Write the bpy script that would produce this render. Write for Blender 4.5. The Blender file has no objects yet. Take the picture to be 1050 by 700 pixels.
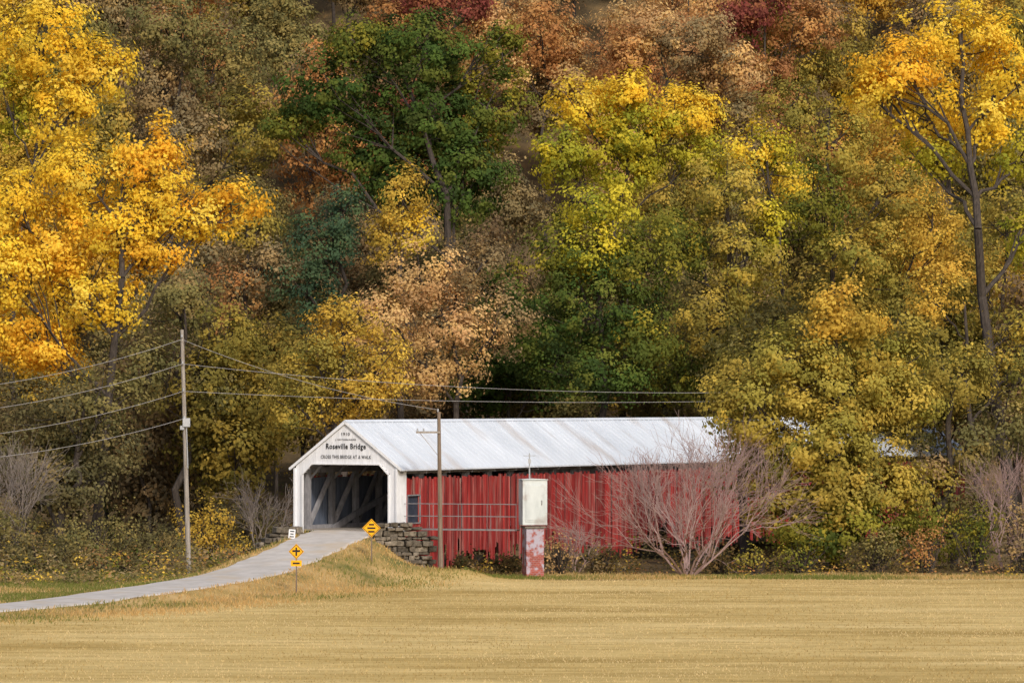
import bpy, math, random
import numpy as np
from mathutils import Vector, Matrix
SC=bpy.context.scene; COL=SC.collection
rng=np.random.default_rng(7); random.seed(7)
F=4230.0; CZ=7.5; HY=410.0
def P(px,py,d): return np.array([(px-525.0)/F*d, d, CZ-(py-HY)*d/F])
def tag(o,label=None,cat=None,group=None,kind=None):
    if label:o['label']=label
    if cat:o['category']=cat
    if group:o['group']=group
    if kind:o['kind']=kind
    return o
def empty(name,loc,rz=0,label=None,cat=None,group=None):
    o=bpy.data.objects.new(name,None); COL.objects.link(o); o.location=tuple(loc); o.rotation_euler=(0,0,rz)
    o.empty_display_size=.3
    return tag(o,label,cat,group)
# ---------------------------------------------------------------- materials
def nmat(name):
    m=bpy.data.materials.new(name); m.use_nodes=True; nt=m.node_tree; nt.nodes.clear()
    out=nt.nodes.new('ShaderNodeOutputMaterial'); return m,nt,out
def mat(name,c1,c2=None,rough=.8,scale=2.0,stretch=(1,1,1),attr=False,bump=0.0,metal=0.0,c3=None,scale3=.5,lo=.35,hi=.65,c3s=(1,1,1),c3lo=.52,c3hi=.7):
    m,nt,out=nmat(name); N=nt.nodes.new; L=nt.links.new
    b=N('ShaderNodeBsdfPrincipled'); b.inputs['Roughness'].default_value=rough; b.inputs['Metallic'].default_value=metal
    try: b.inputs['Specular IOR Level'].default_value=.25
    except Exception: pass
    L(b.outputs[0],out.inputs[0])
    tc=N('ShaderNodeTexCoord'); mp=N('ShaderNodeMapping'); mp.inputs['Scale'].default_value=stretch
    L(tc.outputs['Object'],mp.inputs[0])
    no=N('ShaderNodeTexNoise'); no.inputs['Scale'].default_value=scale; no.inputs['Detail'].default_value=6; no.inputs['Roughness'].default_value=.65
    L(mp.outputs[0],no.inputs['Vector'])
    rp=N('ShaderNodeValToRGB'); c2=c2 or tuple(x*.7 for x in c1)
    rp.color_ramp.elements[0].position=lo; rp.color_ramp.elements[1].position=hi
    rp.color_ramp.elements[0].color=(*c1,1); rp.color_ramp.elements[1].color=(*c2,1)
    L(no.outputs[0],rp.inputs[0]); cur=rp.outputs[0]
    if c3:
        m3=N('ShaderNodeMapping'); m3.inputs['Scale'].default_value=c3s; L(tc.outputs['Object'],m3.inputs[0])
        n3=N('ShaderNodeTexNoise'); n3.inputs['Scale'].default_value=scale3; n3.inputs['Detail'].default_value=6
        L(m3.outputs[0],n3.inputs['Vector'])
        mr=N('ShaderNodeMapRange'); mr.inputs[1].default_value=c3lo; mr.inputs[2].default_value=c3hi; L(n3.outputs[0],mr.inputs[0])
        mx=N('ShaderNodeMix'); mx.data_type='RGBA'; L(mr.outputs[0],mx.inputs[0]); L(cur,mx.inputs[6]); mx.inputs[7].default_value=(*c3,1); cur=mx.outputs[2]
    if attr:
        at=N('ShaderNodeAttribute'); at.attribute_name='Col'
        mx=N('ShaderNodeMix'); mx.data_type='RGBA'; mx.blend_type='MULTIPLY'; mx.inputs[0].default_value=1
        L(cur,mx.inputs[6]); L(at.outputs['Color'],mx.inputs[7]); cur=mx.outputs[2]
    L(cur,b.inputs['Base Color'])
    if bump:
        bp=N('ShaderNodeBump'); bp.inputs['Strength'].default_value=bump; bp.inputs['Distance'].default_value=.05
        L(no.outputs[0],bp.inputs['Height']); L(bp.outputs[0],b.inputs['Normal'])
    return m
def leafmat():
    m,nt,out=nmat('foliage'); N=nt.nodes.new; L=nt.links.new
    at=N('ShaderNodeAttribute'); at.attribute_name='Col'; oi=N('ShaderNodeObjectInfo')
    mx=N('ShaderNodeMix'); mx.data_type='RGBA'; mx.blend_type='MULTIPLY'; mx.inputs[0].default_value=1
    L(at.outputs['Color'],mx.inputs[6]); L(oi.outputs['Color'],mx.inputs[7])
    d=N('ShaderNodeBsdfDiffuse'); t=N('ShaderNodeBsdfTranslucent'); s=N('ShaderNodeMixShader'); s.inputs[0].default_value=.45
    L(mx.outputs[2],d.inputs[0]); L(mx.outputs[2],t.inputs[0]); L(d.outputs[0],s.inputs[1]); L(t.outputs[0],s.inputs[2]); L(s.outputs[0],out.inputs[0])
    return m
M={}
M['leaf']=leafmat()
M['bark']=mat('bark',(.035,.028,.024),(.075,.06,.05),.95,6,(1,1,.25),bump=.5)
M['twig']=mat('twig_bark',(.24,.155,.145),(.34,.24,.22),.9,3)
M['greytwig']=mat('grey_twig_bark',(.16,.13,.11),(.24,.20,.175),.9,3)
M['white']=mat('white_board_paint',(.76,.77,.80),(.62,.63,.66),.7,3,(1,6,.4),attr=True,bump=.2,c3=(.52,.51,.51),scale3=.9,c3lo=.58,c3hi=.85)
M['red']=mat('red_board_paint',(.37,.034,.030),(.20,.016,.017),.85,2.0,(2.5,1,.22),attr=True,bump=.3,c3=(.33,.13,.115),scale3=1.6,c3s=(2.5,1,.3),c3lo=.50,c3hi=.74)
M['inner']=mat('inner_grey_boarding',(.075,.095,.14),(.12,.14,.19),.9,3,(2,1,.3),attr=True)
M['roof']=mat('painted_roof_metal',(.60,.64,.70),(.50,.54,.60),.6,.6,(.7,.3,.3),c3=(.42,.39,.38),scale3=.3,c3s=(1.6,.5,.5),c3lo=.54,c3hi=.74,bump=.05)
M['timber']=mat('weathered_timber',(.15,.15,.16),(.24,.235,.245),.9,4,(1,1,.5),attr=True,bump=.3)
M['deck']=mat('deck_planks',(.20,.17,.14),(.30,.27,.24),.9,3,(4,.5,1))
M['dark']=mat('opening_shade',(.05,.06,.09),(.03,.035,.05),.5,3)
M['black']=mat('black_lettering',(.015,.015,.018),(.02,.02,.02),.6,3)
M['stone']=mat('rough_stone',(.085,.075,.06),(.22,.19,.16),.95,5,attr=True,bump=.8)
M['road']=mat('worn_road',(.54,.50,.465),(.42,.385,.35),.95,1.0,(1,1,1),bump=.3,c3=(.48,.40,.31),scale3=.45)
M['pole']=mat('pole_wood',(.20,.17,.145),(.34,.31,.28),.9,5,(2,2,.15),bump=.4)
M['pole_dark']=mat('dark_pole_wood',(.13,.095,.07),(.22,.17,.13),.9,5,(2,2,.15),bump=.4)
M['wire']=mat('wire_metal',(.24,.23,.23),(.30,.29,.29),.7,3)
M['galv']=mat('galvanised_pipe',(.42,.43,.45),(.32,.33,.35),.5,3,metal=.2)
M['rail']=mat('dull_pipe',(.24,.23,.24),(.17,.155,.155),.6,3)
M['yellow']=mat('yellow_sign_paint',(.85,.42,.01),(.75,.36,.01),.5,3)
M['signwhite']=mat('white_sign_paint',(.7,.71,.73),(.55,.56,.6),.5,3)
M['gauge']=mat('weathered_white_metal',(.54,.58,.59),(.42,.46,.47),.6,1.6,(1,1,.4),bump=.15,c3=(.36,.34,.33),scale3=1.2)
M['water']=mat('creek_water',(.03,.035,.025),(.05,.05,.04),.08,1)
def brickmat():
    m,nt,out=nmat('painted_brick'); N=nt.nodes.new; L=nt.links.new
    b=N('ShaderNodeBsdfPrincipled'); b.inputs['Roughness'].default_value=.9; L(b.outputs[0],out.inputs[0])
    tc=N('ShaderNodeTexCoord'); sx=N('ShaderNodeSeparateXYZ'); cx=N('ShaderNodeCombineXYZ'); ad=N('ShaderNodeMath'); ad.operation='ADD'
    L(tc.outputs['Object'],sx.inputs[0]); L(sx.outputs[0],ad.inputs[0]); L(sx.outputs[1],ad.inputs[1]); L(ad.outputs[0],cx.inputs[0]); L(sx.outputs[2],cx.inputs[1])
    br=N('ShaderNodeTexBrick'); br.inputs['Scale'].default_value=2.4; br.inputs['Color1'].default_value=(.34,.07,.05,1); br.inputs['Color2'].default_value=(.22,.05,.04,1); br.inputs['Mortar'].default_value=(.26,.18,.17,1); br.inputs['Mortar Size'].default_value=.02
    L(cx.outputs[0],br.inputs['Vector'])
    n3=N('ShaderNodeTexNoise'); n3.inputs['Scale'].default_value=3.4; n3.inputs['Detail'].default_value=6; L(tc.outputs['Object'],n3.inputs['Vector'])
    ad2=N('ShaderNodeMath'); ad2.operation='MULTIPLY_ADD'; ad2.inputs[1].default_value=.07; ad2.inputs[2].default_value=-.12; L(sx.outputs[2],ad2.inputs[0])
    ad3=N('ShaderNodeMath'); ad3.operation='ADD'; L(n3.outputs[0],ad3.inputs[0]); L(ad2.outputs[0],ad3.inputs[1])
    mr=N('ShaderNodeMapRange'); mr.inputs[1].default_value=.43; mr.inputs[2].default_value=.58; mr.inputs[4].default_value=.85; L(ad3.outputs[0],mr.inputs[0])
    mx=N('ShaderNodeMix'); mx.data_type='RGBA'; L(mr.outputs[0],mx.inputs[0]); L(br.outputs[0],mx.inputs[6]); mx.inputs[7].default_value=(.36,.36,.44,1)
    L(mx.outputs[2],b.inputs['Base Color']); return m
M['brick']=brickmat()
# ---------------------------------------------------------------- mesh builder
class MB:
    def __init__(s): s.v=[];s.f=[];s.c=[]
    def add(s,vs,fs,col=(1,1,1)):
        n=len(s.v); s.v+= [tuple(map(float,p)) for p in vs]; s.f+=[tuple(i+n for i in q) for q in fs]; s.c+=[col]*len(vs)
    def box(s,c,size,col=(1,1,1),R=None,jit=0):
        hx,hy,hz=[a/2 for a in size]; vs=[]
        for z in(-hz,hz):
            for x,y in((-hx,-hy),(hx,-hy),(hx,hy),(-hx,hy)):
                p=Vector((x+random.uniform(-jit,jit),y+random.uniform(-jit,jit),z+random.uniform(-jit,jit)))
                if R is not None:p=R@p
                vs.append((p.x+c[0],p.y+c[1],p.z+c[2]))
        s.add(vs,[(3,2,1,0),(4,5,6,7),(0,1,5,4),(1,2,6,5),(2,3,7,6),(3,0,4,7)],col)
    def beam(s,p0,p1,w,h,col=(1,1,1)):
        p0=Vector(p0);p1=Vector(p1);d=p1-p0;L=d.length;q=d.to_track_quat('X','Z').to_matrix()
        s.box((p0+p1)/2,(L,w,h),col,q)
    def prism(s,poly,axis,a,b,col=(1,1,1)):
        n=len(poly);vs=[]
        for t in(a,b):
            for u,w in poly:
                vs.append((t,u,w) if axis==0 else ((u,t,w) if axis==1 else (u,w,t)))
        s.add(vs,[tuple(range(n-1,-1,-1)),tuple(range(n,2*n))]+[(i,(i+1)%n,(i+1)%n+n,i+n) for i in range(n)],col)
    def tube(s,pts,rs,n=6,col=(1,1,1)):
        pts=[Vector(p) for p in pts]; vs=[];fs=[]
        for i,p in enumerate(pts):
            t=(pts[min(i+1,len(pts)-1)]-pts[max(i-1,0)]).normalized()
            a=t.cross(Vector((1,0,0)) if abs(t.x)<.8 else Vector((0,1,0))).normalized(); b=t.cross(a)
            for k in range(n):
                an=2*math.pi*k/n; q=p+(a*math.cos(an)+b*math.sin(an))*rs[i]; vs.append(q[:])
        for i in range(len(pts)-1):
            for k in range(n):
                fs.append((i*n+k,i*n+(k+1)%n,(i+1)*n+(k+1)%n,(i+1)*n+k))
        fs.append(tuple(range(n-1,-1,-1))); fs.append(tuple((len(pts)-1)*n+k for k in range(n)))
        s.add(vs,fs,col)
    def build(s,name,m,parent=None,bevel=0):
        me=bpy.data.meshes.new(name); me.from_pydata(s.v,[],s.f)
        ca=me.color_attributes.new('Col','FLOAT_COLOR','POINT'); a=np.ones((len(s.v),4),dtype=np.float32); a[:,:3]=np.array(s.c); ca.data.foreach_set('color',a.ravel())
        me.materials.append(m); o=bpy.data.objects.new(name,me); COL.objects.link(o); o.parent=parent
        if bevel:
            md=o.modifiers.new('bevel','BEVEL'); md.width=bevel; md.segments=1
        return o
def quads_mesh(name,V,C,m):
    N=len(V); me=bpy.data.meshes.new(name)
    me.vertices.add(4*N); me.vertices.foreach_set('co',np.ascontiguousarray(V,dtype=np.float32).ravel())
    me.loops.add(4*N); me.loops.foreach_set('vertex_index',np.arange(4*N,dtype=np.int32))
    me.polygons.add(N); me.polygons.foreach_set('loop_start',np.arange(N,dtype=np.int32)*4)
    me.update(calc_edges=True)
    ca=me.color_attributes.new('Col','FLOAT_COLOR','POINT'); a=np.ones((N,4,4),dtype=np.float32); a[:,:,:3]=C[:,None,:]; ca.data.foreach_set('color',a.ravel())
    me.materials.append(m); return me
def unit(a): return a/np.maximum(np.linalg.norm(a,axis=1,keepdims=True),1e-6)
def leafquads(c,n,s):
    n=unit(n); r=rng.normal(size=c.shape); t=unit(np.cross(n,r)); b=np.cross(n,t)
    s=s[:,None]; k=rng.uniform(.45,.8,(len(c),1))
    return np.stack([c+t*s,c+b*s*k,c-t*s*rng.uniform(.6,1,(len(c),1)),c-b*s*k],axis=1)
def blades(p,h,w):
    a=rng.uniform(0,math.pi,len(p)); d=np.stack([np.cos(a),np.sin(a)*.5,0*a],1)*w[:,None]/2
    lean=np.stack([rng.normal(0,.35,len(p)),rng.normal(0,.3,len(p)),np.ones(len(p))],1)*h[:,None]
    return np.stack([p-d,p+d,p+lean+d*.3,p+lean-d*.3],1)
# ---------------------------------------------------------------- terrain
ROAD=np.array([[-160,40,-2.44],[-90,110,-2.44],[-48,170,-2.43],[-34,186,-2.39],[-24.3,196,-2.34],[-18.4,208,-2.05],[-14.4,218,-1.68],[-12.2,226,-1.02],[-10.7,232,-.40],[-9.4,237.2,0.0]])
def catmull(pts,n=8):
    out=[]
    for i in range(len(pts)-1):
        p0=pts[max(i-1,0)];p1=pts[i];p2=pts[i+1];p3=pts[min(i+2,len(pts)-1)]
        for t in np.linspace(0,1,n,endpoint=False):
            out.append(.5*((2*p1)+(-p0+p2)*t+(2*p0-5*p1+4*p2-p3)*t*t+(-p0+3*p1-3*p2+p3)*t**3))
    out.append(pts[-1]); return np.array(out)
RP=catmull(ROAD)
def road_dist(x,y):
    best=np.full(x.shape,1e9); z=np.zeros(x.shape)
    for a,b in zip(RP[:-1],RP[1:]):
        dx,dy=b[0]-a[0],b[1]-a[1]; L=dx*dx+dy*dy+1e-9
        t=np.clip(((x-a[0])*dx+(y-a[1])*dy)/L,0,1); d=np.hypot(x-a[0]-t*dx,y-a[1]-t*dy)
        k=d<best; best=np.where(k,d,best); z=np.where(k,a[2]+t*(b[2]-a[2]),z)
    return best,z
def leftof(x,y): return x<np.interp(y,RP[:,1],RP[:,0])
def sst(a,b,x): t=np.clip((x-a)/(b-a),0,1); return t*t*(3-2*t)
def H(x,y):
    x=np.asarray(x,float);y=np.asarray(y,float)
    z=-2.5+0*x
    w=np.abs((x-11)*.5+(y-272)*.866)
    z=z-4.3*(1-sst(4,11,w))*sst(236,246,y)
    z=z+82*sst(0,1,(y-300)/205)*(1+.08*np.sin(x*.05)+.05*np.sin(x*.11+2))+1.2*np.sin(x*.09+y*.05)*sst(300,340,y)
    z=z+.06*np.sin(x*.4)*np.sin(y*.35)*sst(226,236,y)
    d,zr=road_dist(x,y)
    sl=.36+.1*np.sin(x*.7)+.55*sst(230,235,y)
    h=zr-.05-np.maximum(0,d-2.5)*sl
    k=.5; hh=np.maximum(z,h)+k*np.exp(-np.abs(z-h)/k)*.3*(d>2.6)*(d<12)*np.clip((d-2.6)/2,0,1)
    return hh
def Hs(x,y): return float(H(np.array([x]),np.array([y]))[0])
xs=np.unique(np.concatenate([np.linspace(-900,-80,18),np.arange(-80,80.1,1.6),np.arange(-36,4,.7),np.linspace(80,900,18)]))
ys=np.unique(np.concatenate([np.linspace(-300,150,12),np.arange(150,190,3),np.arange(190,245,.8),np.arange(245,330,2.2),np.arange(330,520,6),np.linspace(520,1500,12)]))
X,Y=np.meshgrid(xs,ys); Z=H(X,Y)
nx,ny=len(xs),len(ys)
me=bpy.data.meshes.new('ground'); idx=np.arange(nx*ny).reshape(ny,nx)
fc=np.stack([idx[:-1,:-1],idx[:-1,1:],idx[1:,1:],idx[1:,:-1]],-1).reshape(-1,4)
me.from_pydata(np.stack([X,Y,Z],-1).reshape(-1,3).tolist(),[],fc.tolist())
RD,_=road_dist(X,Y)
LF=leftof(X,Y)&(Y>190)
field=(1-sst(229.5,232.5,Y+.8*np.sin(X*.3)))*sst(5.0,7.5,RD)*(~LF)
verge=np.maximum(1-sst(7,11,RD),(sst(229.5,232,Y)*(1-sst(237,241,Y))))
verge=np.maximum(verge,LF*(1-sst(224,230,Y)))
ca=me.color_attributes.new('Mask','FLOAT_COLOR','POINT'); a=np.ones((nx*ny,4),dtype=np.float32); a[:,0]=field.ravel(); a[:,1]=verge.ravel(); a[:,2]=0; ca.data.foreach_set('color',a.ravel())
for p in me.polygons: p.use_smooth=True
def groundmat():
    m,nt,out=nmat('field_and_forest_floor'); N=nt.nodes.new; L=nt.links.new
    b=N('ShaderNodeBsdfPrincipled'); b.inputs['Roughness'].default_value=1; L(b.outputs[0],out.inputs[0])
    try:b.inputs['Specular IOR Level'].default_value=.05
    except Exception:pass
    tc=N('ShaderNodeTexCoord')
    def noise(sc,st,det=5):
        mp=N('ShaderNodeMapping'); mp.inputs['Scale'].default_value=st; L(tc.outputs['Object'],mp.inputs[0])
        n=N('ShaderNodeTexNoise'); n.inputs['Scale'].default_value=sc; n.inputs['Detail'].default_value=det; L(mp.outputs[0],n.inputs['Vector']); return n.outputs[0]
    def ramp(f,cs):
        r=N('ShaderNodeValToRGB'); e=r.color_ramp.elements
        e[0].position=cs[0][0];e[0].color=(*cs[0][1],1);e[1].position=cs[-1][0];e[1].color=(*cs[-1][1],1)
        for p,c in cs[1:-1]:
            q=e.new(p); q.color=(*c,1)
        L(f,r.inputs[0]); return r.outputs[0]
    def mix(f,a,c,bt='MIX'):
        x=N('ShaderNodeMix'); x.data_type='RGBA'; x.blend_type=bt
        if isinstance(f,float): x.inputs[0].default_value=f
        else: L(f,x.inputs[0])
        L(a,x.inputs[6]); L(c,x.inputs[7]); return x.outputs[2]
    f1=ramp(noise(1,(.045,.25,1)),[(.3,(.42,.29,.10)),(.5,(.58,.42,.17)),(.7,(.70,.53,.25))])
    f2=ramp(noise(1,(.35,1.2,1)),[(.3,(.72,.70,.62)),(.7,(1.05,1.05,1.05))])
    fld=mix(1.0,f1,f2,'MULTIPLY')
    gr=ramp(noise(.35,(1,1,1)),[(.3,(.16,.15,.05)),(.45,(.34,.24,.09)),(.65,(.50,.34,.15))])
    fl=ramp(noise(.5,(1,1,1)),[(.35,(.08,.06,.035)),(.6,(.16,.11,.055)),(.7,(.24,.15,.06))])
    at=N('ShaderNodeAttribute'); at.attribute_name='Mask'; sp=N('ShaderNodeSeparateColor'); L(at.outputs['Color'],sp.inputs[0])
    c=mix(sp.outputs[1],fl,gr); c=mix(sp.outputs[0],c,fld); L(c,b.inputs['Base Color'])
    bp=N('ShaderNodeBump'); bp.inputs['Strength'].default_value=.6; bp.inputs['Distance'].default_value=.1; L(noise(3,(1,1,1)),bp.inputs['Height']); L(bp.outputs[0],b.inputs['Normal'])
    return m
me.materials.append(groundmat()); g=bpy.data.objects.new('ground',me); COL.objects.link(g); tag(g,'mown tan field running back to a wooded hill','ground',kind='structure')
# road
mb=MB(); prev=None
dirs=np.gradient(RP[:,:2],axis=0)
for i,p in enumerate(RP):
    t=dirs[i]/np.linalg.norm(dirs[i]); nrm=np.array([t[1],-t[0]]); w=2.05 if i<len(RP)-6 else 2.2
    row=[]
    for k,u in enumerate((-1,-.93,-.5,0,.5,.93,1)):
        j=1+(.04*math.sin(i*1.3+k)+random.uniform(-.05,.05) if abs(u)>.9 else 0)
        q=p[:2]+nrm*w*u*j; row.append((q[0],q[1],p[2]+(-.06 if abs(u)==1 else .01+.03*(1-u*u))))
    if prev:
        for k in range(6): mb.add([prev[k],prev[k+1],row[k+1],row[k]],[(0,1,2,3)])
    prev=row
tag(mb.build('road',M['road']),'pale grey country road curving up to the covered bridge','road',kind='structure')
mb=MB(); dv=np.array([.866,-.5])
a0=np.array([11,272])-dv*200; a1=np.array([11,272])+dv*200; nn=np.array([.5,.866])*7.5
mb.add([(a0[0]-nn[0],a0[1]-nn[1],-6.1),(a1[0]-nn[0],a1[1]-nn[1],-6.1),(a1[0]+nn[0],a1[1]+nn[1],-6.1),(a0[0]+nn[0],a0[1]+nn[1],-6.1)],[(0,1,2,3)])
tag(mb.build('creek',M['water']),'dark creek water under the bridge','creek',kind='structure')
# ---------------------------------------------------------------- covered bridge
S=np.array([-9.52,237.0,0.0]); RZ=math.radians(60)
BR=empty('covered_bridge',S,RZ,'long red covered bridge with white portal and pale metal roof','covered bridge')
Lb=80.0; EZ=3.6; RIDGE=6.32; HWR=3.75; HW=3.42; OV=.16
pb=MB()
def slopez(y): return RIDGE-.12-(abs(y))*(RIDGE-EZ)/HWR
for y0 in np.arange(-HW,HW-.01,.228):
    y1=min(y0+.222,HW); ym=(y0+y1)/2; g_=random.uniform(.92,1.05); col=(g_,g_,g_*1.01)
    zb=-.12 if abs(ym)>2.9 else 3.82-max(0,abs(ym)-2.3)*.9
    pb.prism([(y0,zb),(y1,zb),(y1,max(slopez(y1),zb+.01)),(y0,max(slopez(y0),zb+.01))],0,-.05+random.uniform(0,.012),.02,col)
portal=pb.build('portal_front',M['white'],BR); portal['label']='white boarded portal gable'
tb=MB()
for s in(-1,1):
    tb.box((-.08,s*2.93,1.55),(.1,.1,3.4)); tb.box((-.08,s*3.46,1.7),(.12,.12,3.75)); tb.box((.42,s*3.48,1.72),(.95,.05,3.7))
    tb.beam((-.09,s*2.93,3.22),(-.09,s*2.3,3.82),.08,.08)
    tb.beam((-OV+.02,0,RIDGE-.09),(-OV+.02,s*(HWR+.05),EZ-.09),.05,.15)
tb.box((-.08,0,3.83),(.08,4.65,.08))
tb.build('portal_trim',M['white'],BR)
rb=MB()
for s in(-1,1):
    rb.prism([(0,RIDGE),(s*(HWR+.08),EZ-.06),(s*(HWR+.08),EZ-.14),(0,RIDGE-.08)],0,-OV,Lb+OV)
    for x in np.arange(-OV+.03,Lb+.1,.61):
        rb.beam((x,s*.04,RIDGE-.01),(x,s*(HWR+.08),EZ-.07),.03,.05)
roof=rb.build('roof',M['roof'],BR)
rc=MB(); rc.prism([(-.2,RIDGE-.1),(0,RIDGE+.05),(.2,RIDGE-.1)],0,-OV-.01,Lb+OV+.01); rc.build('ridge_cap',M['roof'],roof)
for s in(-1,1):
    wb=MB(); x=.9; ph=random.random()*6
    while x<Lb-.3:
        w=random.uniform(.2,.28)
        zb=-1.75+.3*math.sin(x*.5+ph)-.8*(1-min(1,abs(x-4.5)/3.5))+random.uniform(-.4,.4)
        if x<1.6: zb=-.9
        if random.random()<.18: zb+=random.uniform(.2,1.2)
        c=random.uniform(.55,1.15); f_=random.uniform(0,1)**4*.7; col=(c,c*(1+f_*2.2),c*(1+f_*2))
        yy=s*(HW+random.uniform(-.03,.03)); gap=random.choice([.006,.015,.03,.07])
        top=3.10+random.uniform(-.16,.05)
        parts=[(zb,top)]
        if s<0 and 1.15<x<2.35: parts=[(zb,.45),(2.05,top)]
        tl=random.uniform(-.02,.02)
        for a,b in parts: wb.prism([(x,a),(x+w-gap,a+random.uniform(-.1,.1)),(x+w-gap+tl,b),(x+tl,b)],1,yy-.015,yy+.015,col)
        x+=w
    wo=wb.build('side_siding',M['red'],BR)
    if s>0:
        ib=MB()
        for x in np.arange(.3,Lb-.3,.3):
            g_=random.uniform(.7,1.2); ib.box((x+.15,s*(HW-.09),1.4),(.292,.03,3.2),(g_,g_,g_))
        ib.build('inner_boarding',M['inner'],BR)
    if s<0:
        wf=MB()
        for zz in(.45,2.05): wf.box((1.78,-HW-.03,zz),(1.4,.06,.08))
        for xx in(1.08,2.48): wf.box((xx,-HW-.03,1.25),(.08,.06,1.68))
        fr=wf.build('window_frame',M['timber'],BR)
        wp=MB(); wp.box((1.78,-HW+.1,1.25),(1.3,.03,1.55)); wp.box((1.78,-HW+.07,1.25),(.05,.03,1.5)); wp.build('window_dark_sheet',M['dark'],fr)  # dark sheet stands in for the unlit interior behind the window
tr=MB()
def tcol(): g=random.uniform(.75,1.2); return (g,g,g*1.03)
for s in(-1,1):
    yy=s*3.02
    tr.box((Lb/2,yy,.12),(Lb-.6,.35,.3),tcol()); tr.box((Lb/2,yy,3.45),(Lb-.6,.35,.3),tcol())
    x=.6
    while x<Lb-.5:
        tr.box((x,yy,1.7),(.34,.28,3.4),tcol())
        if x+2.6<Lb:
            mid=(x%40)<20
            tr.beam((x+.1,yy,.2 if mid else 3.2),(x+2.5,yy,3.2 if mid else .2),.2,.24,tcol())
        x+=2.6
    for k in range(2):
        x0=k*40; pr=None
        for t in np.linspace(0,1,17):
            p=(x0+.4+t*39.2,yy-s*.24,-.8+4.3*math.sin(math.pi*t)*.95)
            if pr: tr.beam(pr,p,.18,.34,tcol())
            pr=p
tr.build('truss',M['timber'],BR)
ti=MB()
for x in np.arange(.7,Lb,2.6):
    ti.box((x,0,3.85),(.2,6.2,.2),tcol())
    for s in(-1,1): ti.beam((x,0,RIDGE-.25),(x,s*(HWR-.15),EZ-.12),.09,.15,tcol()); ti.beam((x,s*2.95,2.9),(x,s*2.1,3.75),.1,.12,tcol())
for x in np.arange(.3,Lb,2.6):
    for s in(-1,1): ti.box((x,s*3.42,3.36),(.1,.45,.12),(1.2,1.2,1.2))
ti.build('roof_frame',M['timber'],BR)
dk=MB()
for x in np.arange(-.05,Lb,.3): dk.box((x+.14,0,.02),(.28,5.9,.08),(1,1,1))
dk.box((Lb/2,0,-.35),(Lb-1.5,5.6,.4)); dk.build('deck',M['deck'],BR)
for x,L_,nm in((0.55,1.3,'stone_abutment'),(40,2.4,'stone_pier'),(79.4,1.3,'stone_abutment')):
    pr=MB()
    for r in range(14):
        zz=-.75-.45*r
        for yy in np.arange(-2.7,2.6,.9):
            g_=random.uniform(.6,1.0); pr.box((x,yy+.2*(r%2),zz),(L_,.88,.43),(g_,g_,g_),jit=.02)
    pr.build(nm,M['stone'],BR,bevel=.03)
DG=bpy.context.evaluated_depsgraph_get
def text(s,name,width,height,parent,Mx,m,bold=.0):
    cu=bpy.data.curves.new(name,'FONT'); cu.body=s; cu.align_x='CENTER'; cu.align_y='CENTER'; cu.extrude=.004; cu.offset=bold; cu.resolution_u=2; cu.space_character=1.1
    o=bpy.data.objects.new(name,cu); COL.objects.link(o); bpy.context.view_layer.update()
    me=bpy.data.meshes.new_from_object(o.evaluated_get(DG())); bpy.data.objects.remove(o)
    vs=np.array([v.co[:] for v in me.vertices]); mn=vs.min(0);mxx=vs.max(0)
    for v in me.vertices:
        v.co.x=(v.co.x-(mn[0]+mxx[0])/2)*width/(mxx[0]-mn[0]); v.co.y=(v.co.y-(mn[1]+mxx[1])/2)*height/(mxx[1]-mn[1])
    me.transform(Mx); me.materials.clear(); me.materials.append(m)
    q=bpy.data.objects.new(name,me); COL.objects.link(q); q.parent=parent; return q
def tmx(x,y,z): return Matrix(((0,0,-1,x),(-1,0,0,y),(0,1,0,z),(0,0,0,1)))
text('Roseville Bridge','lettering',2.7,.42,BR,tmx(-.07,-.02,4.80),M['black'],.018)
text('1910','lettering',.55,.18,BR,tmx(-.07,.0,5.55),M['black'],.004)
text('J. VAN FOSSEN BUILDER','lettering',1.4,.11,BR,tmx(-.07,.0,5.22),M['black'],.0)
text('CROSS THIS BRIDGE AT A WALK','lettering',3.4,.20,BR,tmx(-.07,-.02,4.24),M['black'],.0)
# ---------------------------------------------------------------- stone wing walls
def stonewall(name,pa,pb_,ztop,zbot,steps,label):
    pa=np.array(pa);pb_=np.array(pb_); L_=np.linalg.norm(pb_-pa); rz=math.atan2(pb_[1]-pa[1],pb_[0]-pa[0])
    r=empty(name,(pa[0],pa[1],zbot),rz,label,'stone wall'); b=MB(); z=zbot
    rows=[]
    while z<ztop:
        h=random.uniform(.2,.36); rows.append((z,h)); z+=h
    for i,(z,h) in enumerate(rows):
        x=-.1*random.random(); last=i-(len(rows)-4); x1=L_; x0=0
        if last>=0:
            if steps>0: x1=L_-.35*last
            else: x0=.35*last
        x+=x0
        while x<x1:
            w=random.uniform(.25,.8); g_=random.uniform(.4,1.25)
            b.box((x+w/2,random.uniform(-.12,.12),z+h/2-zbot),(w-.04,.8,h-.03),(g_,g_*.97,g_*.9),jit=.055); x+=w
    b.build('stonework',M['stone'],r,bevel=.035); return r
stonewall('stone_wing_wall',(-7.85,233.6),(-4.8,234.6),.36,-3.0,1,'rough stone wing wall at the right foot of the white portal')
stonewall('stone_wing_wall',(-14.5,235.0),(-12.3,236.0),.25,-2.6,-1,'low rough stone wall on the left side of the white portal')
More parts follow.
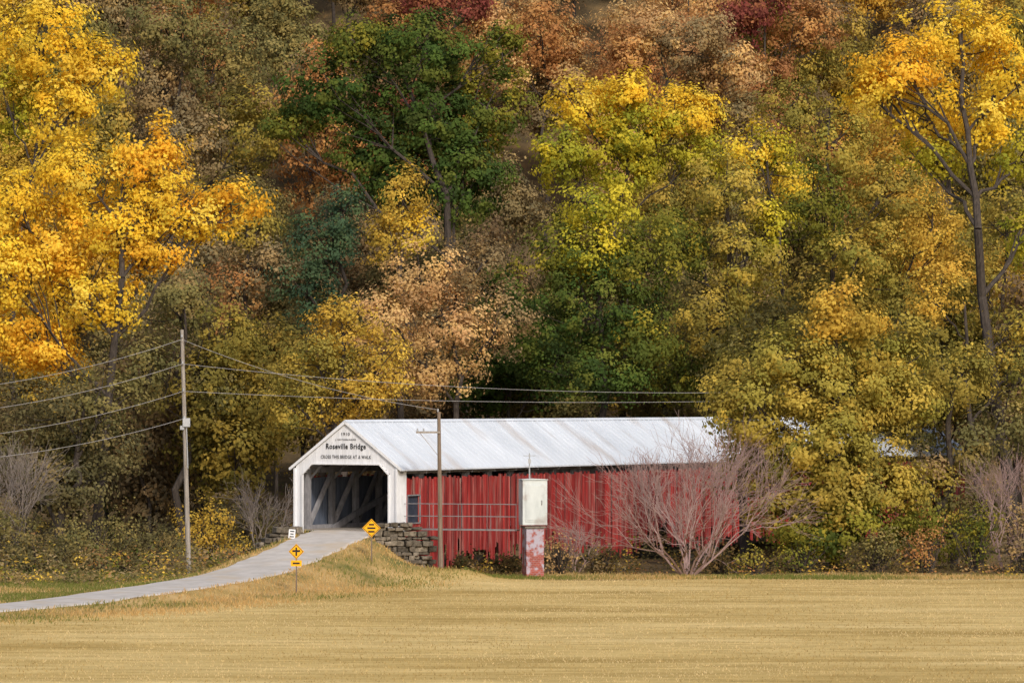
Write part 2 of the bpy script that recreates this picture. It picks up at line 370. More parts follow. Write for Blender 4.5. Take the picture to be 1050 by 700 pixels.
# ---------------------------------------------------------------- poles and wires
def pole(name,px,ytop,pbx,ybase,d,label,r=.14,m='pole'):
    b=P(pbx,ybase,d); zt=P(px,ytop,d); g_=Hs(b[0],b[1]); R=empty(name,(b[0],b[1],g_),0,label,'utility pole')
    m_=MB(); m_.tube([(0,0,-.5),(0,0,0),((zt[0]-b[0]),0,zt[2]-g_)],[r*1.15,r*1.1,r*.7],10); m_.build('pole_shaft',M[m],R); return R,(b[0],b[1],g_),zt
LP,lb,lt=pole('utility_pole',186.5,338,194,587,234,'tall slim wooden utility pole standing left of the bridge')
def onL(py): t=(587-py)/(587-338); return np.array([lb[0]+(lt[0]-lb[0])*t,234,P(0,py,234)[2]])
for py in(345,372,400,428):
    p=onL(py)-np.array(lb); ins=MB()
    ins.tube([(p[0],-.1,p[2]),(p[0],-.22,p[2]),(p[0],-.225,p[2]+.1)],[.05,.06,.045],8)
    ins.build('insulator',M['galv'],LP)
p=onL(433)-np.array(lb); bx=MB(); bx.box((p[0]+.12,-.2,p[2]),(.42,.3,.5)); bx.box((p[0]-.12,-.2,p[2]-.3),(.24,.2,.24)); bx.tube([(p[0]+.12,-.2,p[2]-.2),(p[0]+.2,-.16,p[2]-2.6)],[.035,.035],6); bx.build('junction_box',M['galv'],LP,bevel=.03)
RPo,rbp,rtp=pole('utility_pole',450,422,452,594,232.6,'short wooden utility pole with a side arm in front of the red siding',m='pole_dark')
am=MB(); q=P(449,443,232.6)-np.array(rbp)
for dy in(-.14,.14): am.box((q[0]-.55,dy,q[2]),(1.35,.09,.11))
am.beam((q[0]-1.0,0,q[2]-.05),(q[0],0,q[2]-1.3),.03,.03); am.beam((q[0]-1.15,0,q[2]),(q[0]-.75,0,q[2]),.3,.05); am.build('crossarm',M['pole'],RPo)
for k,zz in((-1.15,q[2]+.05),(-.8,q[2]+.05),(0,rtp[2]-rbp[2])):
    im=MB(); im.tube([(q[0]+k,0,zz),(q[0]+k,0,zz+.17)],[.05,.04],8); im.build('insulator',M['galv'],RPo)
HP,hb,ht=pole('utility_pole',850,400,850,560,246,'utility pole standing among the leaves behind the olive gold tree')
def wire(a,b,sag,label,r=.0135):
    a=Vector(a);b=Vector(b); n=22; pts=[]
    for i in range(n+1):
        t=i/n; p=a.lerp(b,t); p.z-=sag*4*t*(1-t); pts.append(p-a)
    m_=MB(); m_.tube(pts,[r]*(n+1),5); o=m_.build('power_line',M['wire']); o.location=a; tag(o,label,'power line','overhead wires on the poles')
Lv=['topmost','second','third','lowest']
for i,(y0,y1) in enumerate(((348,390),(373,414),(401,440),(429,463))):
    p=onL(y0); p[1]-=.25; e=P(-40,y1+9,228); wire(p,e,.35,f'{Lv[i]} of the four wires running left from the tall utility pole',.016)
p=onL(348);p[1]-=.25; wire(p,P(450,420,232.6),.5,'wire dropping from the top of the tall pole to the short pole')
p=onL(373);p[1]-=.25; wire(p,ht,.7,'upper wire crossing behind the short pole towards the olive tree')
p=onL(401);p[1]-=.25; wire(p,ht-np.array([0,0,.5]),.4,'lower wire crossing just above the bridge roof')
# ---------------------------------------------------------------- gauge house, pier, walkway, antenna
c=P(546.5,592,234); gz=Hs(c[0],c[1]); rz=math.radians(14)
BP=empty('brick_pier',(c[0],c[1],gz),rz,'square brick pier with flaking whitish paint under the white box','pier')
m_=MB(); ztop=P(0,541,234)[2]-gz; m_.box((0,0,ztop/2-.3),(1.02,1.02,ztop+.6)); m_.build('brick_shaft',M['brick'],BP)
m_=MB(); m_.box((0,0,ztop+.06),(1.2,1.2,.1)); m_.build('concrete_cap',M['stone'],BP)
GH=empty('gauge_house',(c[0],c[1],gz+ztop+.125),rz,'weathered white metal box on top of the brick pier','cabinet')
hh=P(0,491,234)[2]-(gz+ztop+.125); m_=MB(); m_.box((0,0,hh/2),(1.44,.95,hh-.1)); m_.build('cabinet_body',M['gauge'],GH,bevel=.02)
m_=MB(); m_.prism([(-.76,hh-.04),(.76,hh-.04),(.76,hh),(0,hh+.04),(-.76,hh)],1,-.53,.53); m_.build('cabinet_lid',M['gauge'],GH)
m_=MB(); m_.box((0,-.49,hh/2),(1.15,.03,hh-.5)); m_.box((0,-.515,hh*.5),(1.0,.02,hh-.7)); dd=m_.build('door',M['gauge'],GH,bevel=.01)
m_=MB(); m_.tube([(.38,-.55,hh*.45),(.38,-.55,hh*.55)],[.03,.03],6); m_.build('handle',M['wire'],dd)
AN=empty('antenna',(c[0]-.2,c[1],gz+ztop+.12+hh+.03),0,'thin metal antenna mast on the white box','antenna')
m_=MB(); m_.tube([(0,0,0),(0,0,1.45)],[.045,.035],6); m_.build('mast',M['galv'],AN)
m_=MB(); m_.box((0,0,1.0),(.16,.16,.25)); m_.tube([(-.35,0,1.3),(.35,0,1.3)],[.02,.02],5); m_.build('aerial',M['galv'],AN)
w0=P(413,541,236.2); w1=P(531,541,234.2); WK=empty('walkway',tuple(w0),math.atan2(w1[1]-w0[1],w1[0]-w0[0]),'narrow metal walkway with pipe railing from the bridge to the white box','walkway'); Lw=float(np.linalg.norm((w1-w0)[:2]))
m_=MB(); m_.box((Lw/2,0,-.03),(Lw,.6,.03))
for s in(-.28,.28): m_.box((Lw/2,s,-.07),(Lw,.04,.05))
m_.build('walkway_floor',M['rail'],WK)
for s in(-.35,.35):
    m_=MB()
    for zz in(.7,1.4): m_.tube([(0,s,zz),(Lw,s,zz)],[.016]*2,6)
    for x in np.linspace(0,Lw,5): m_.tube([(x,s,-.1),(x,s,1.4)],[.015]*2,6)
    m_.build('railing',M['rail'],WK)
# ---------------------------------------------------------------- signs
def diamond(px,pyc,d,half,label,plaque=False,ny=0.):
    c=P(px,pyc,d); gz=Hs(c[0],c[1]); R=empty('road_sign',(c[0],c[1],gz),math.radians(ny),label,'road sign'); h=c[2]-gz; s=half*d/F
    m_=MB(); m_.box((0,.03,(h+s)/2-.3),(.07,.05,h+s*.6+.6)); m_.build('post',M['pole_dark'],R)
    def dia(k,y0,y1,mm,nm,par):
        q=MB(); q.prism([(-k,h),(0,h-k),(k,h),(0,h+k)],1,y0,y1); return q.build(nm,mm,par)
    p_=dia(s,-.02,0,M['yellow'],'sign_plate',R)
    q=MB(); e=s*.88
    for a,b in(((-e,h),(0,h+e)),((0,h+e),(e,h)),((e,h),(0,h-e)),((0,h-e),(-e,h))): q.beam((a[0],-.025,a[1]),(b[0],-.025,b[1]),.008,.022)
    q.build('sign_border',M['black'],p_)
    if not plaque:
        for k,(zz,ww) in enumerate(((.19,.28),(0,.44),(-.19,.34))):
            q=MB(); q.box((0,-.027,h+zz*s/.5),(ww*s/.5,.008,.09*s/.5)); q.build('sign_marking',M['black'],p_)
    else:
        q=MB(); q.prism([(-.04,h-.22),(.04,h-.22),(.04,h-.02),(.2,h-.02),(.2,h+.08),(.04,h+.08),(.04,h+.22),(-.04,h+.22),(-.04,h+.08),(-.2,h+.08),(-.2,h-.02),(-.04,h-.02)],1,-.032,-.024); q.build('sign_marking',M['black'],p_)
    if plaque:
        q=MB(); q.box((0,-.01,h-s-.2),(.56,.02,.3)); pq=q.build('plaque',M['yellow'],R)
        q=MB(); q.box((0,-.025,h-s-.2),(.36,.008,.09)); q.build('plaque_marking',M['black'],pq)
diamond(381,541,227.5,9.5,'yellow diamond sign beside the right edge of the bridge portal',ny=-6)
diamond(304,565,212,8,'yellow diamond sign with small plaque at the bend of the road',True,ny=-4)
c=P(299,547,233.5); gz=Hs(c[0],c[1]); R=empty('small_sign',(c[0],c[1],gz),0,'small white sign with black marks left of the white portal','road sign'); h=c[2]-gz; R.rotation_euler=(0,math.radians(5),math.radians(10))
m_=MB(); m_.box((0,.03,h/2-.2),(.07,.05,h+.6)); m_.build('post',M['rail'],R)
m_=MB(); m_.box((0,-.01,h),(.38,.02,.52)); pp=m_.build('sign_plate',M['signwhite'],R)
for zz,ww in((.15,.24),(0,.18),(-.15,.24)):
    m_=MB(); m_.box((0,-.025,h+zz),(ww,.008,.06)); m_.build('sign_marking',M['black'],pp)
# ---------------------------------------------------------------- vegetation
PAL={'orange':[(.90,.52,.05),(.90,.58,.06),(.82,.44,.04),(.90,.62,.08)],
'yellow':[(.90,.63,.06),(.86,.56,.05),(.80,.58,.06),(.92,.70,.11)],
'yelgreen':[(.52,.47,.05),(.76,.62,.06),(.29,.31,.04),(.44,.39,.04)],
'green':[(.07,.12,.03),(.105,.16,.035),(.18,.20,.04),(.055,.085,.028)],
'greenyel':[(.15,.17,.035),(.25,.24,.04),(.42,.35,.05),(.10,.13,.03)],
'teal':[(.07,.12,.07),(.09,.15,.08),(.11,.16,.07)],
'olive':[(.32,.27,.065),(.44,.34,.075),(.22,.20,.05),(.55,.40,.08)],
'ripe':[(.44,.35,.075),(.56,.42,.085),(.30,.28,.06),(.64,.47,.09),(.36,.31,.065)],
'gold':[(.70,.46,.08),(.60,.39,.07),(.46,.33,.06),(.80,.56,.10)],
'tan':[(.66,.41,.19),(.72,.47,.18),(.54,.35,.17),(.76,.53,.23)],
'rust':[(.52,.25,.09),(.46,.22,.08),(.60,.34,.12),(.38,.20,.09)],
'red':[(.29,.08,.065),(.36,.12,.08),(.22,.065,.055),(.46,.20,.09)],
'brown':[(.33,.25,.13),(.41,.29,.145),(.26,.21,.12),(.46,.31,.13)],
'dkolive':[(.23,.205,.075),(.29,.24,.09),(.18,.17,.07),(.37,.285,.095)],
'shade':[(.17,.15,.065),(.21,.175,.075),(.13,.12,.06),(.28,.21,.08)],  # darkened dkolive, woodland shade put into the leaf colour
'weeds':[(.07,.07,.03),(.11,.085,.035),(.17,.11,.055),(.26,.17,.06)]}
def clumpleaves(cc,cr,dirs,pal,dens,leaf,ci=None):
    dens=dens*1.35; leaf=leaf*.87
    n=np.maximum(3,(dens*44*cr**2*rng.uniform(.5,1.4,len(cc))).astype(int)); k=np.repeat(np.arange(len(cc)),n)
    off=rng.normal(size=(len(k),3))*.5; off[:,2]*=.75
    c=cc[k]+off*cr[k][:,None]; nrm=off*.9+dirs[k]*.9+rng.normal(size=off.shape)*.30+np.array([0,-.1,.35])
    pa=np.array(PAL[pal])
    ia=rng.integers(0,len(pa),len(cc)); ib=rng.integers(0,len(pa),len(cc)); f=rng.uniform(0,1,(len(cc),1))
    cl=(pa[ia]*f+pa[ib]*(1-f))*rng.uniform(.78,1.15,(len(cc),1))
    cols=np.minimum(cl[k]*rng.uniform(.88,1.12,(len(k),1)),.95)
    s=leaf*rng.uniform(.6,1.25,len(k))
    return leafquads(c,nrm,s),cols
def lobe_clumps(c,r,cl=1.0):
    rm=(r[0]*r[1]+r[0]*r[2]+r[1]*r[2])/3; n=max(8,int(4*math.pi*rm/(1.75*cl*cl)))
    d=unit(rng.normal(size=(n,3))); rad=rng.uniform(.25,1.12,(n,1))**.6
    cc=c+d*r*rad+rng.normal(size=(n,3))*.3; return cc,rng.uniform(.5,1.1,n)*cl,d
def limb(mb,p0,p1,r0,r1,seg=5,wob=.05,n=6):
    p0=np.array(p0,float);p1=np.array(p1,float); L_=np.linalg.norm(p1-p0); pts=[];rs=[]
    for i in range(seg+1):
        t=i/seg; p=p0+(p1-p0)*t; p=p+rng.normal(size=3)*wob*L_*math.sin(math.pi*t)*.6; p[2]+= -.06*L_*math.sin(math.pi*t) if abs(p1[2]-p0[2])<L_*.5 else 0
        pts.append(p); rs.append(r0+(r1-r0)*t)
    mb.tube(pts,rs,n); return pts
def build_tree(base,lobes,dens=1.0,leaf=.2,rt=.3,via=None):
    V=[];C=[];tm=MB(); cs=np.array([l[0] for l in lobes]); top=cs[np.argmax(cs[:,2])]; zlow=cs[:,2].min()
    tip=np.array([cs[:,0].mean()*.6+top[0]*.4,cs[:,1].mean(),top[2]])
    if via is not None:
        a=limb(tm,(0,0,-.6),via,rt,rt*.6,5,.03,8); b=limb(tm,a[-1],tip,rt*.6,rt*.22,6,.03,8); tr_=a+b[1:]
    else: tr_=limb(tm,(0,0,-.6),tip,rt,rt*.25,9,.035,8)
    for c_,r_,pal in lobes:
        cc,cr,d=lobe_clumps(c_,r_); q,col=clumpleaves(cc,cr,d,pal,dens,leaf); V.append(q);C.append(col)
        zs=max(c_[2]-np.hypot(c_[0]-tip[0]*.5,c_[1])*0.9-r_[2]*.5,zlow*.35)
        i=min(range(len(tr_)),key=lambda k:abs(tr_[k][2]-zs)); a=tr_[i]
        fr=1-i/len(tr_)*.75
        lp=limb(tm,a,c_,rt*.5*fr,rt*.2,5,.06,6)
        for j in rng.choice(len(cc),min(9,len(cc)),replace=False):
            limb(tm,lp[rng.integers(2,6)],cc[j],rt*.16,.025,3,.06,4)
    return np.concatenate(V),np.concatenate(C),tm
def add_tree(name,base,lobes,label,cat='tree',group=None,**kw):
    V,C,tm=build_tree(base,lobes,**kw); R=empty(name,base,0,label,cat,group)
    tm.build('trunk',M['bark'],R); me=quads_mesh('crown',V,C,M['leaf']); o=bpy.data.objects.new('crown',me); COL.objects.link(o); o.parent=R; return len(V)
def ptree(name,d,bpx,lobes,label,via=None,**kw):
    x=(bpx-525)/F*d; base=np.array([x,d,Hs(x,d)]); ll=[]
    for l in lobes:
        px,py,rx,ry,pal=l; c_=P(px,py,d)-base; c_[1]+=rng.uniform(-.5,.5)*rx*d/F*.8; s=d/F
        ll.append((c_,np.array([rx*s,rx*s*.85,ry*s])*.95,pal))
    if via is not None: via=P(via[0],via[1],d-via[2])-base
    return add_tree(name,base,ll,label,via=via,**kw)
T=[
('golden_tree',304,15,[(35,40,66,58,'yellow'),(102,72,36,40,'yellow'),(5,110,45,45,'yelgreen'),(60,110,40,35,'yellow')],'bright golden yellow tree in the top left corner',.2,1.6,None),
('orange_tree',262,92,[(155,160,44,38,'orange'),(165,195,42,36,'yellow'),(75,180,56,44,'yellow'),(235,207,46,20,'orange'),(60,250,68,48,'orange'),(10,215,45,48,'yellow'),(20,335,58,44,'orange'),(100,305,50,40,'yellow'),(190,225,46,28,'yellow'),(120,235,48,40,'yellow'),(10,280,45,45,'yellow'),(50,365,45,22,'orange'),(155,262,38,30,'orange')],'large spreading orange gold tree filling the left edge',.17,1.8,(125,285,2)),
('brown_tree',335,150,[(165,90,52,52,'brown'),(230,55,50,48,'dkolive'),(190,150,52,47,'brown'),(255,130,40,47,'olive'),(170,30,45,40,'dkolive')],'dull brown tree between the golden corner tree and the green tree',.19,1.4,None),
('green_tree',322,452,[(345,95,62,52,'green'),(435,52,62,42,'green'),(500,110,48,55,'greenyel'),(400,160,75,55,'green'),(295,130,32,30,'greenyel'),(475,185,55,45,'green'),(370,45,40,30,'greenyel'),(440,120,70,50,'green'),(512,45,28,26,'greenyel')],'big dark green tree high in the middle of the woods',.2,1.7,(458,200,4)),
('gold_tree',298,414,[(412,205,30,34,'gold'),(400,245,28,26,'gold'),(428,235,22,24,'yellow')],'narrow gold tree rising just below the big green tree',.16,1.6,None),
('tan_tree',282,455,[(430,285,48,38,'tan'),(395,325,44,42,'tan'),(470,335,50,45,'tan'),(495,270,34,30,'brown'),(440,378,62,38,'tan'),(520,330,28,40,'brown')],'pinkish tan tree behind the left half of the bridge roof',.155,1.6,None),
('yellow_olive_tree',270,345,[(355,335,42,32,'gold'),(325,375,44,38,'olive'),(385,378,40,38,'gold'),(305,415,38,30,'olive'),(365,410,48,28,'gold')],'yellow olive tree behind the white portal',.15,1.7,None),
('yellow_tree',330,640,[(600,108,44,34,'yellow'),(655,130,46,40,'yelgreen'),(705,118,40,34,'yellow'),(575,160,36,36,'yelgreen'),(720,155,34,32,'yelgreen'),(640,92,30,20,'yellow'),(640,165,48,36,'yelgreen')],'bright lemon yellow tree high right of the green tree',.19,1.7,None),
('green_tree',288,620,[(612,212,46,32,'yelgreen'),(570,262,46,44,'greenyel'),(655,262,50,48,'greenyel'),(612,258,44,34,'yelgreen'),(605,320,78,55,'green'),(660,345,45,45,'greenyel'),(560,350,42,45,'green'),(610,385,70,30,'green')],'green tree with yellow top rising directly behind the bridge roof',.165,1.7,None),
('olive_tree',298,742,[(745,195,45,42,'ripe'),(702,245,40,42,'greenyel'),(765,270,48,50,'ripe'),(730,335,50,46,'olive'),(705,385,44,34,'greenyel'),(790,235,28,36,'yelgreen'),(775,360,44,44,'olive')],'olive tree right of the yellow topped green tree',.165,1.6,None),
('yellow_tree',272,1040,[(985,35,62,42,'yellow'),(920,68,48,38,'orange'),(1035,75,42,48,'yellow'),(950,115,52,36,'yellow'),(1012,130,40,34,'yellow'),(895,95,32,28,'yellow'),(960,165,38,24,'yelgreen'),(1045,165,26,36,'yelgreen'),(1050,240,24,34,'yelgreen')],'tall bright yellow tree with exposed dark limbs in the top right corner',.17,1.8,(1003,235,5)),
('olive_tree',302,872,[(855,145,48,42,'ripe'),(905,200,52,42,'olive'),(835,215,42,46,'greenyel'),(880,265,60,42,'ripe'),(955,235,42,46,'gold'),(810,110,34,30,'olive'),(930,320,50,40,'olive'),(860,330,60,44,'olive')],'tall olive tree left of the bright yellow corner tree',.17,1.6,None),
('olive_tree',296,1045,[(1030,230,44,44,'olive'),(1060,290,36,40,'gold'),(1010,300,34,40,'olive')],'olive tree behind the exposed dark limbs at the right edge',.17,1.4,None),
('olive_gold_tree',243,855,[(862,322,44,28,'gold'),(812,368,50,38,'ripe'),(905,360,52,38,'ripe'),(855,405,72,44,'ripe'),(772,412,44,38,'ripe'),(925,408,44,32,'ripe'),(840,455,66,42,'ripe'),(905,500,50,38,'ripe'),(780,465,46,38,'olive'),(850,500,66,38,'olive'),(860,540,76,30,'greenyel'),(800,515,42,34,'olive'),(895,455,34,26,'olive')],'olive gold tree in front of the bridge hiding its right half',.155,3.2,None),
('olive_tree',250,765,[(757,378,32,26,'olive'),(742,405,28,26,'ripe'),(762,440,34,32,'ripe'),(764,485,30,34,'olive')],'slim olive tree pressed against the left side of the olive gold tree',.15,2.6,None),
('dark_olive_tree',246,975,[(980,385,40,32,'olive'),(1000,462,26,30,'dkolive'),(955,510,44,34,'olive'),(1003,520,36,40,'dkolive'),(945,548,40,24,'greenyel'),(945,478,24,20,'brown')],'dark olive tree between the olive gold tree and the right edge',.15,2.4,None),
('teal_green_tree',306,330,[(330,250,40,42,'teal'),(352,215,30,26,'teal'),(312,295,34,36,'teal')],'small blue green tree left of the narrow gold tree',.17,1.5,None),
('rusty_tree',308,262,[(252,225,36,38,'olive'),(268,275,38,40,'brown'),(240,300,30,40,'rust')],'thin rusty olive tree between orange tree and blue green tree',.17,1.4,None),
('dark_olive_tree',284,182,[(180,315,48,46,'dkolive'),(238,345,42,45,'olive'),(150,380,46,45,'dkolive'),(215,405,44,42,'dkolive')],'dark olive tree directly behind the tall slim utility pole',.165,1.5,None),
('dark_olive_tree',255,60,[(60,420,50,40,'shade'),(15,460,42,45,'shade'),(110,410,40,40,'dkolive'),(110,460,45,45,'shade'),(60,495,55,35,'shade')],'dark olive tree under the orange tree at lower left',.155,1.3,None),
('rusty_tree',372,560,[(555,38,52,40,'rust'),(590,75,42,35,'tan'),(525,70,30,30,'tan')],'rusty orange tree at the top middle of the hillside',.2,1.4,None),
('tan_tree',365,690,[(665,30,50,34,'tan'),(715,45,48,38,'brown'),(640,62,32,28,'rust'),(755,70,34,36,'tan')],'pale pinkish tan tree at the top of the hillside above the lemon tree',.2,1.3,None),
('dark_red_tree',378,445,[(440,3,45,22,'red'),(480,8,34,18,'red'),(400,15,30,20,'rust')],'dark red tree at the top edge above the big green tree',.2,1.4,None),
('dark_red_tree',376,785,[(780,5,44,26,'red'),(825,28,40,34,'rust'),(760,25,30,25,'red')],'dark red tree at the top edge right of centre',.2,1.4,None),
('olive_tree',262,1000,[(955,310,34,36,'gold'),(1040,380,38,45,'olive'),(985,378,38,34,'ripe'),(1030,435,36,36,'dkolive'),(1050,330,24,30,'ripe')],'brownish tree at the right edge below the exposed dark limbs',.155,1.6,None),
('yellow_tree',318,820,[(800,160,34,30,'yelgreen'),(770,150,30,28,'yellow'),(815,190,30,26,'yellow')],'small yellow tree peeping between the lemon tree and the olive trees',.18,1.4,None),
]
for t in T:
    rt=.34 if t[1]<345 else .25
    if t[1]==272: rt=.44
    if t[1]==322: rt=.42
    ptree(t[0],t[1],t[2],t[3],t[4],via=t[7],leaf=t[5],dens=t[6],rt=rt)
PROT={}
def proto(pal,v):
    k=(pal,v)
    if k in PROT: return PROT[k]
    h=rng.uniform(14,18); ll=[]; n=5
    for i in range(n):
        a=i*2*math.pi/n+rng.uniform(0,1); rr=rng.uniform(1.6,2.8); ll.append((np.array([math.cos(a)*rr,math.sin(a)*rr,h*rng.uniform(.42,.8)]),np.array([2.6,2.6,rng.uniform(2.2,3.4)]),pal))
    ll.append((np.array([0,0,h*.88]),np.array([2.2,2.2,2.2]),pal))
    V,C,tm=build_tree(None,ll,dens=1.1,leaf=.2,rt=.2)
    t=tm.build('trunk',M['bark']); o=bpy.data.objects.new('crown',quads_mesh('crown',V,C,M['leaf'])); COL.objects.link(o)
    PROT[k]=[t,o,False]; return PROT[k]
def place(pal,v,x,y,sc,rz,bright,name,label,group):
    t,o,used=proto(pal,v); R=empty(name,(x,y,Hs(x,y)-.2),rz,label,'tree',group); R.scale=(sc,sc,sc*rng.uniform(.9,1.15))
    if not used: PROT[(pal,v)][2]=True; a,b=t,o
    else:
        a=t.copy(); b=o.copy(); COL.objects.link(a); COL.objects.link(b)
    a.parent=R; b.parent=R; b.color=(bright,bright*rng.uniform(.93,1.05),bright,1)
ADJ={'rust':'rust brown','olive':'olive','tan':'tan','red':'dark red','brown':'dull brown','dkolive':'dark olive','gold':'gold','green':'dark green'}
NM={'rust':'rusty_tree','olive':'olive_tree','tan':'tan_tree','red':'dark_red_tree','brown':'brown_tree','dkolive':'dark_olive_tree','gold':'gold_tree'}
def pick(px):
    if px<150: c=['dkolive','brown','gold','olive']
    elif px<340: c=['brown','dkolive','olive','brown','olive','dkolive','rust']
    elif px<560: c=['red','rust','brown','brown','tan']
    elif px<750: c=['tan','rust','tan','brown','olive']
    elif px<880: c=['rust','red','dkolive','brown','olive']
    else: c=['olive','dkolive','brown','gold']
    return c[rng.integers(len(c))]
for d in(322,334,346,358,371,385,400,416,434):
    hw=.1242*d+7; x=-hw+rng.uniform(0,4)
    while x<hw:
        yy=d+rng.uniform(-5,5); px=x/yy*F+525; pal=pick(px)
        if yy<352 and pal in('red','rust','tan'): pal='dkolive'
        place(pal,int(rng.integers(2)),x,yy,rng.uniform(.85,1.15),rng.uniform(0,6.28),rng.uniform(.82,1.15),NM[pal],ADJ[pal]+' tree in the crowded rows on the hillside woods',ADJ[pal]+' trees crowded on the hillside')
        x+=rng.uniform(6.0,8.2)
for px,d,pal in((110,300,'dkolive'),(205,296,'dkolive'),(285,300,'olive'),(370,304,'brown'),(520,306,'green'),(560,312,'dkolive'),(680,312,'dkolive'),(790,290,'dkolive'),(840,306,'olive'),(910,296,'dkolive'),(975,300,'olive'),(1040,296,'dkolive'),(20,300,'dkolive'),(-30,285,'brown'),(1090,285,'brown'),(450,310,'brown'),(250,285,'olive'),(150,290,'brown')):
    x=(px-525)/F*d; place(pal,2,x,d,rng.uniform(.95,1.15),rng.uniform(0,6.28),.75,'understorey_tree',ADJ[pal]+' shaded tree at the foot of the hill behind the creek',ADJ[pal]+' trees at the foot of the hill')  # crowns tinted darker, understorey shade put into their colour
def shrub(px,d,w,h,pal,label,dens=1.0,leaf=.11,name='shrub'):
    x=(px-525)/F*d; base=np.array([x,d,Hs(x,d)]); ll=[]
    for i in range(6):
        ll.append((np.array([rng.uniform(-.6,.6)*w,rng.uniform(-.4,.4)*w,h*rng.uniform(.25,.75)]),np.array([w*.45,w*.45,h*.28]),pal))
    V=[];C=[];tm=MB()
    for c_,r_,p_ in ll:
        cc,cr,dd_=lobe_clumps(c_,r_,.55); q,col=clumpleaves(cc,cr,dd_,p_,dens*1.5,leaf); V.append(q);C.append(col)
        for j in range(7): limb(tm,(rng.uniform(-.15,.15),rng.uniform(-.15,.15),-.2),cc[rng.integers(len(cc))],.05,.012,4,.06,4)
    R=empty(name,base,0,label,'shrub'); tm.build('stems',M['bark'],R); o=bpy.data.objects.new('leaves',quads_mesh('leaves',np.concatenate(V),np.concatenate(C),M['leaf'])); COL.objects.link(o); o.parent=R
for a in((222,246,2.6,4.6,'gold','golden brown brush clump just right of the tall slim utility pole',.7),
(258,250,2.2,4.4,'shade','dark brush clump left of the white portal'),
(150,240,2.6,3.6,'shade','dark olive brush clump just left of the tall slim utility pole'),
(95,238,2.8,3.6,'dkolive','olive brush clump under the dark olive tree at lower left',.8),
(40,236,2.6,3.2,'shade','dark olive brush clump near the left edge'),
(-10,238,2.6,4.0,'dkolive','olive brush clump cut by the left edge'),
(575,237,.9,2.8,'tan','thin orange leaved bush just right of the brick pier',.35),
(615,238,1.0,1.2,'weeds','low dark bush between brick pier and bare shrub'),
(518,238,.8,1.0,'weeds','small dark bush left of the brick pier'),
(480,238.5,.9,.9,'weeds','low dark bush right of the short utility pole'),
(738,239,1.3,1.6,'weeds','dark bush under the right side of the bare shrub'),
(775,238,1.3,1.5,'ripe','low gold bush just right of the bare shrub',.5),
(820,239,1.6,2.4,'greenyel','green bush under the left side of the olive gold tree'),
(900,239,1.8,2.8,'dkolive','dark green bush under the right side of the olive gold tree'),
(952,240,1.8,3.0,'rust','rusty bush between olive gold tree and right edge brush',.6),
(1000,241,1.9,4.0,'greenyel','tall green bush near the right edge'),
(1050,240,1.8,4.6,'brown','brown bush cut by the right edge')): shrub(*a)
def bare(px,d,h,spread,n,label,m,cat='shrub',name='bare_shrub',depth=5,r0=.07):
    x=(px-525)/F*d; b=MB()
    def grow(p,dv,L_,r,k):
        q=p+dv*L_; mid=p+dv*L_*.5+rng.normal(size=3)*L_*.06
        b.tube([p,mid,q],[r,r*.85,r*.7],4 if k<3 else 3)
        if k==0: return
        for _ in range(3 if k>1 else 2):
            nd=dv+rng.normal(size=3)*.36+np.array([0,0,.09]); nd/=np.linalg.norm(nd)
            s=p+(q-p)*rng.uniform(.55,1); grow(s,nd,L_*rng.uniform(.65,.95),max(r*.58,.0085),k-1)
    for i in range(n):
        a=2*math.pi*(i+rng.uniform(-.4,.4))/n; t=rng.uniform(.1,1)*spread
        dv=np.array([math.cos(a)*t,math.sin(a)*t,1.0]); dv/=np.linalg.norm(dv)
        grow(np.array([math.cos(a)*.12,math.sin(a)*.12,-.2]),dv,h*rng.uniform(.22,.30),r0,depth)
    R=empty(name,(x,d,Hs(x,d)),0,label,cat); b.build('branches',m,R)
bare(705,236,10.2,1.25,10,'wide bare reddish shrub in front of the red siding',M['twig'])
bare(12,240,9.5,.6,4,'pale bare sapling at the lower left edge',M['greytwig'])
bare(1030,243,9.5,.6,4,'bare brownish sapling at the right edge',M['twig'])
bare(268,248,7,.5,3,'bare grey sapling behind the left stone wall',M['greytwig'])
bare(590,239,4.4,.7,4,'small bare bush between the brick pier and the wide bare shrub',M['twig'],depth=4,r0=.04)
# undergrowth
N=5600; x=rng.uniform(-75,75,N); y=236+99*rng.uniform(0,1,N)**1.6
x=np.concatenate([x,rng.uniform(-46,-15,900)]); y=np.concatenate([y,rng.uniform(223,238,900)])
lx=(x-S[0])*.5+(y-S[1])*.866; ly=-(x-S[0])*.866+(y-S[1])*.5
rd,_=road_dist(x,y); ok=~((np.abs(ly)<4.3)&(lx>-3)&(lx<82))&(rd>5.2); x=x[ok];y=y[ok]; lx=lx[ok]
near=((y<252)&(x>-8))|(y<230)
zb=H(x,y); hh_=rng.uniform(.05,1.0,len(x))*np.where(near,.5,1.5)
cc=np.stack([x,y,zb+hh_],1); V=[];C=[]
ch=rng.random(len(x)); ch=np.where(near&(x>-8),np.where(ch<.75,-1,ch),ch)
for pal,a,b in(('weeds',-2,0),('shade',0,.5),('greenyel',.5,.6),('brown',.6,.82),('gold',.82,.94),('rust',.94,1.01)):
    k=(ch>=a)&(ch<b); q,col=clumpleaves(cc[k],rng.uniform(.4,.8,k.sum()),np.tile([0,-.3,.8],(k.sum(),1)),pal,.9,.12); V.append(q);C.append(col)
o=bpy.data.objects.new('undergrowth',quads_mesh('undergrowth',np.concatenate(V),np.concatenate(C),M['leaf'])); COL.objects.link(o); tag(o,'tangled leafy undergrowth along the creek bank and forest edge','undergrowth',kind='stuff')
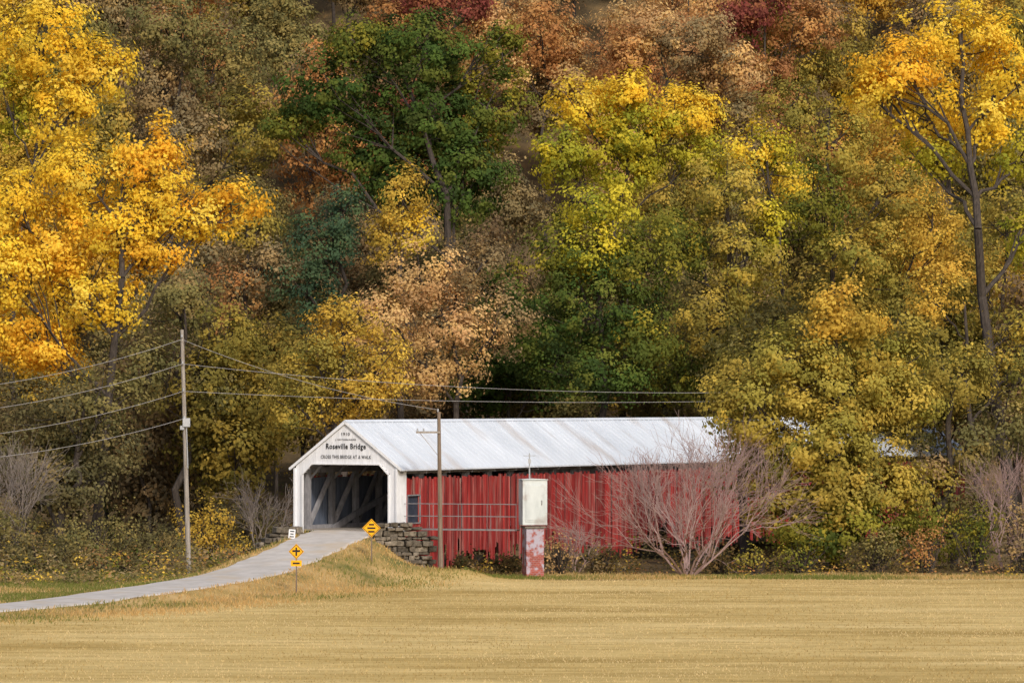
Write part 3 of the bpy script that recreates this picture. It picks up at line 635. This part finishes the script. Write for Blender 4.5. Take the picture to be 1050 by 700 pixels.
def scatter(name,x,y,hlo,hhi,w,pal,label,cat,sh=0.):
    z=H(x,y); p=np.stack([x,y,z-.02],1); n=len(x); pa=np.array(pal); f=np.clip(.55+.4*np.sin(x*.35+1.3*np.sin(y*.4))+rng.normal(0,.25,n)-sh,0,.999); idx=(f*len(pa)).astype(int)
    V=blades(p,rng.uniform(hlo,hhi,n),np.full(n,w)*rng.uniform(.6,1.4,n)); C=pa[idx]*rng.uniform(.8,1.15,(n,1))
    o=bpy.data.objects.new(name,quads_mesh(name,V,C,M['leaf'])); COL.objects.link(o); tag(o,label,cat,kind='stuff')
n=120000; x=rng.uniform(-46,8,n); y=rng.uniform(183,243,n); rd,_=road_dist(x,y); lx=(x-S[0])*.5+(y-S[1])*.866; ly=-(x-S[0])*.866+(y-S[1])*.5
k=(rd>1.95+rng.exponential(.15,n))&((rd<8.5+rng.normal(0,1,n))|(leftof(x,y)&(y>192)))&~((lx>-.2)&(np.abs(ly)<3.7)); x1,y1=x[k],y[k]
n=30000; x=rng.uniform(-45,45,n); y=230.3+np.abs(rng.normal(0,3,n)); rd,_=road_dist(x,y); k=rd>8
xx=np.concatenate([x1,x[k]]); yy=np.concatenate([y1,y[k]])
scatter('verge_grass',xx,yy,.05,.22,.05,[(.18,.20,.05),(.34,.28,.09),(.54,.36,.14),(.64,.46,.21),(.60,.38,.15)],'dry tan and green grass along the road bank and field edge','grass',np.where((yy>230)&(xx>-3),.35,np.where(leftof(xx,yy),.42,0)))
n=105000; x=rng.uniform(-36,36,n); y=np.round(rng.uniform(146,231,n)/.76)*.76+rng.normal(0,.12,n); rd,_=road_dist(x,y); k=(rd>6.5)&(np.abs(x)<y*.13+3)&~(leftof(x,y)&(y>190))
scatter('stubble',x[k],y[k],.03,.10,.045,[(.44,.31,.12),(.56,.41,.17),(.66,.50,.24),(.74,.58,.31)],'short pale straw stubble covering the harvested field','stubble')
# ---------------------------------------------------------------- light, sky, camera
W=bpy.data.worlds.new('World'); SC.world=W; W.use_nodes=True; nt=W.node_tree; bg=nt.nodes['Background']; sky=nt.nodes.new('ShaderNodeTexSky'); sky.sky_type='NISHITA'; sky.sun_disc=False
sd=Vector((.30,-.80,.60)).normalized(); sky.sun_elevation=math.asin(sd.z); sky.sun_rotation=math.atan2(sd.x,sd.y); sky.air_density=1.0; sky.dust_density=3.5
nt.links.new(sky.outputs[0],bg.inputs[0]); bg.inputs[1].default_value=.15
sl=bpy.data.lights.new('sun','SUN'); sl.energy=2.6; sl.angle=math.radians(8); sl.color=(1,.94,.84); so=bpy.data.objects.new('sun',sl); COL.objects.link(so); so.rotation_euler=sd.to_track_quat('Z','Y').to_euler()
cd=bpy.data.cameras.new('camera'); cd.lens=F/1050*36; cd.sensor_width=36; cd.clip_start=1; cd.clip_end=4000; co=bpy.data.objects.new('camera',cd); COL.objects.link(co)
co.location=(0,0,CZ); co.rotation_euler=(math.pi/2+math.atan((HY-350)/F),0,0); SC.camera=co
SC.view_settings.view_transform='Standard'; SC.view_settings.look='None'; SC.view_settings.exposure=0
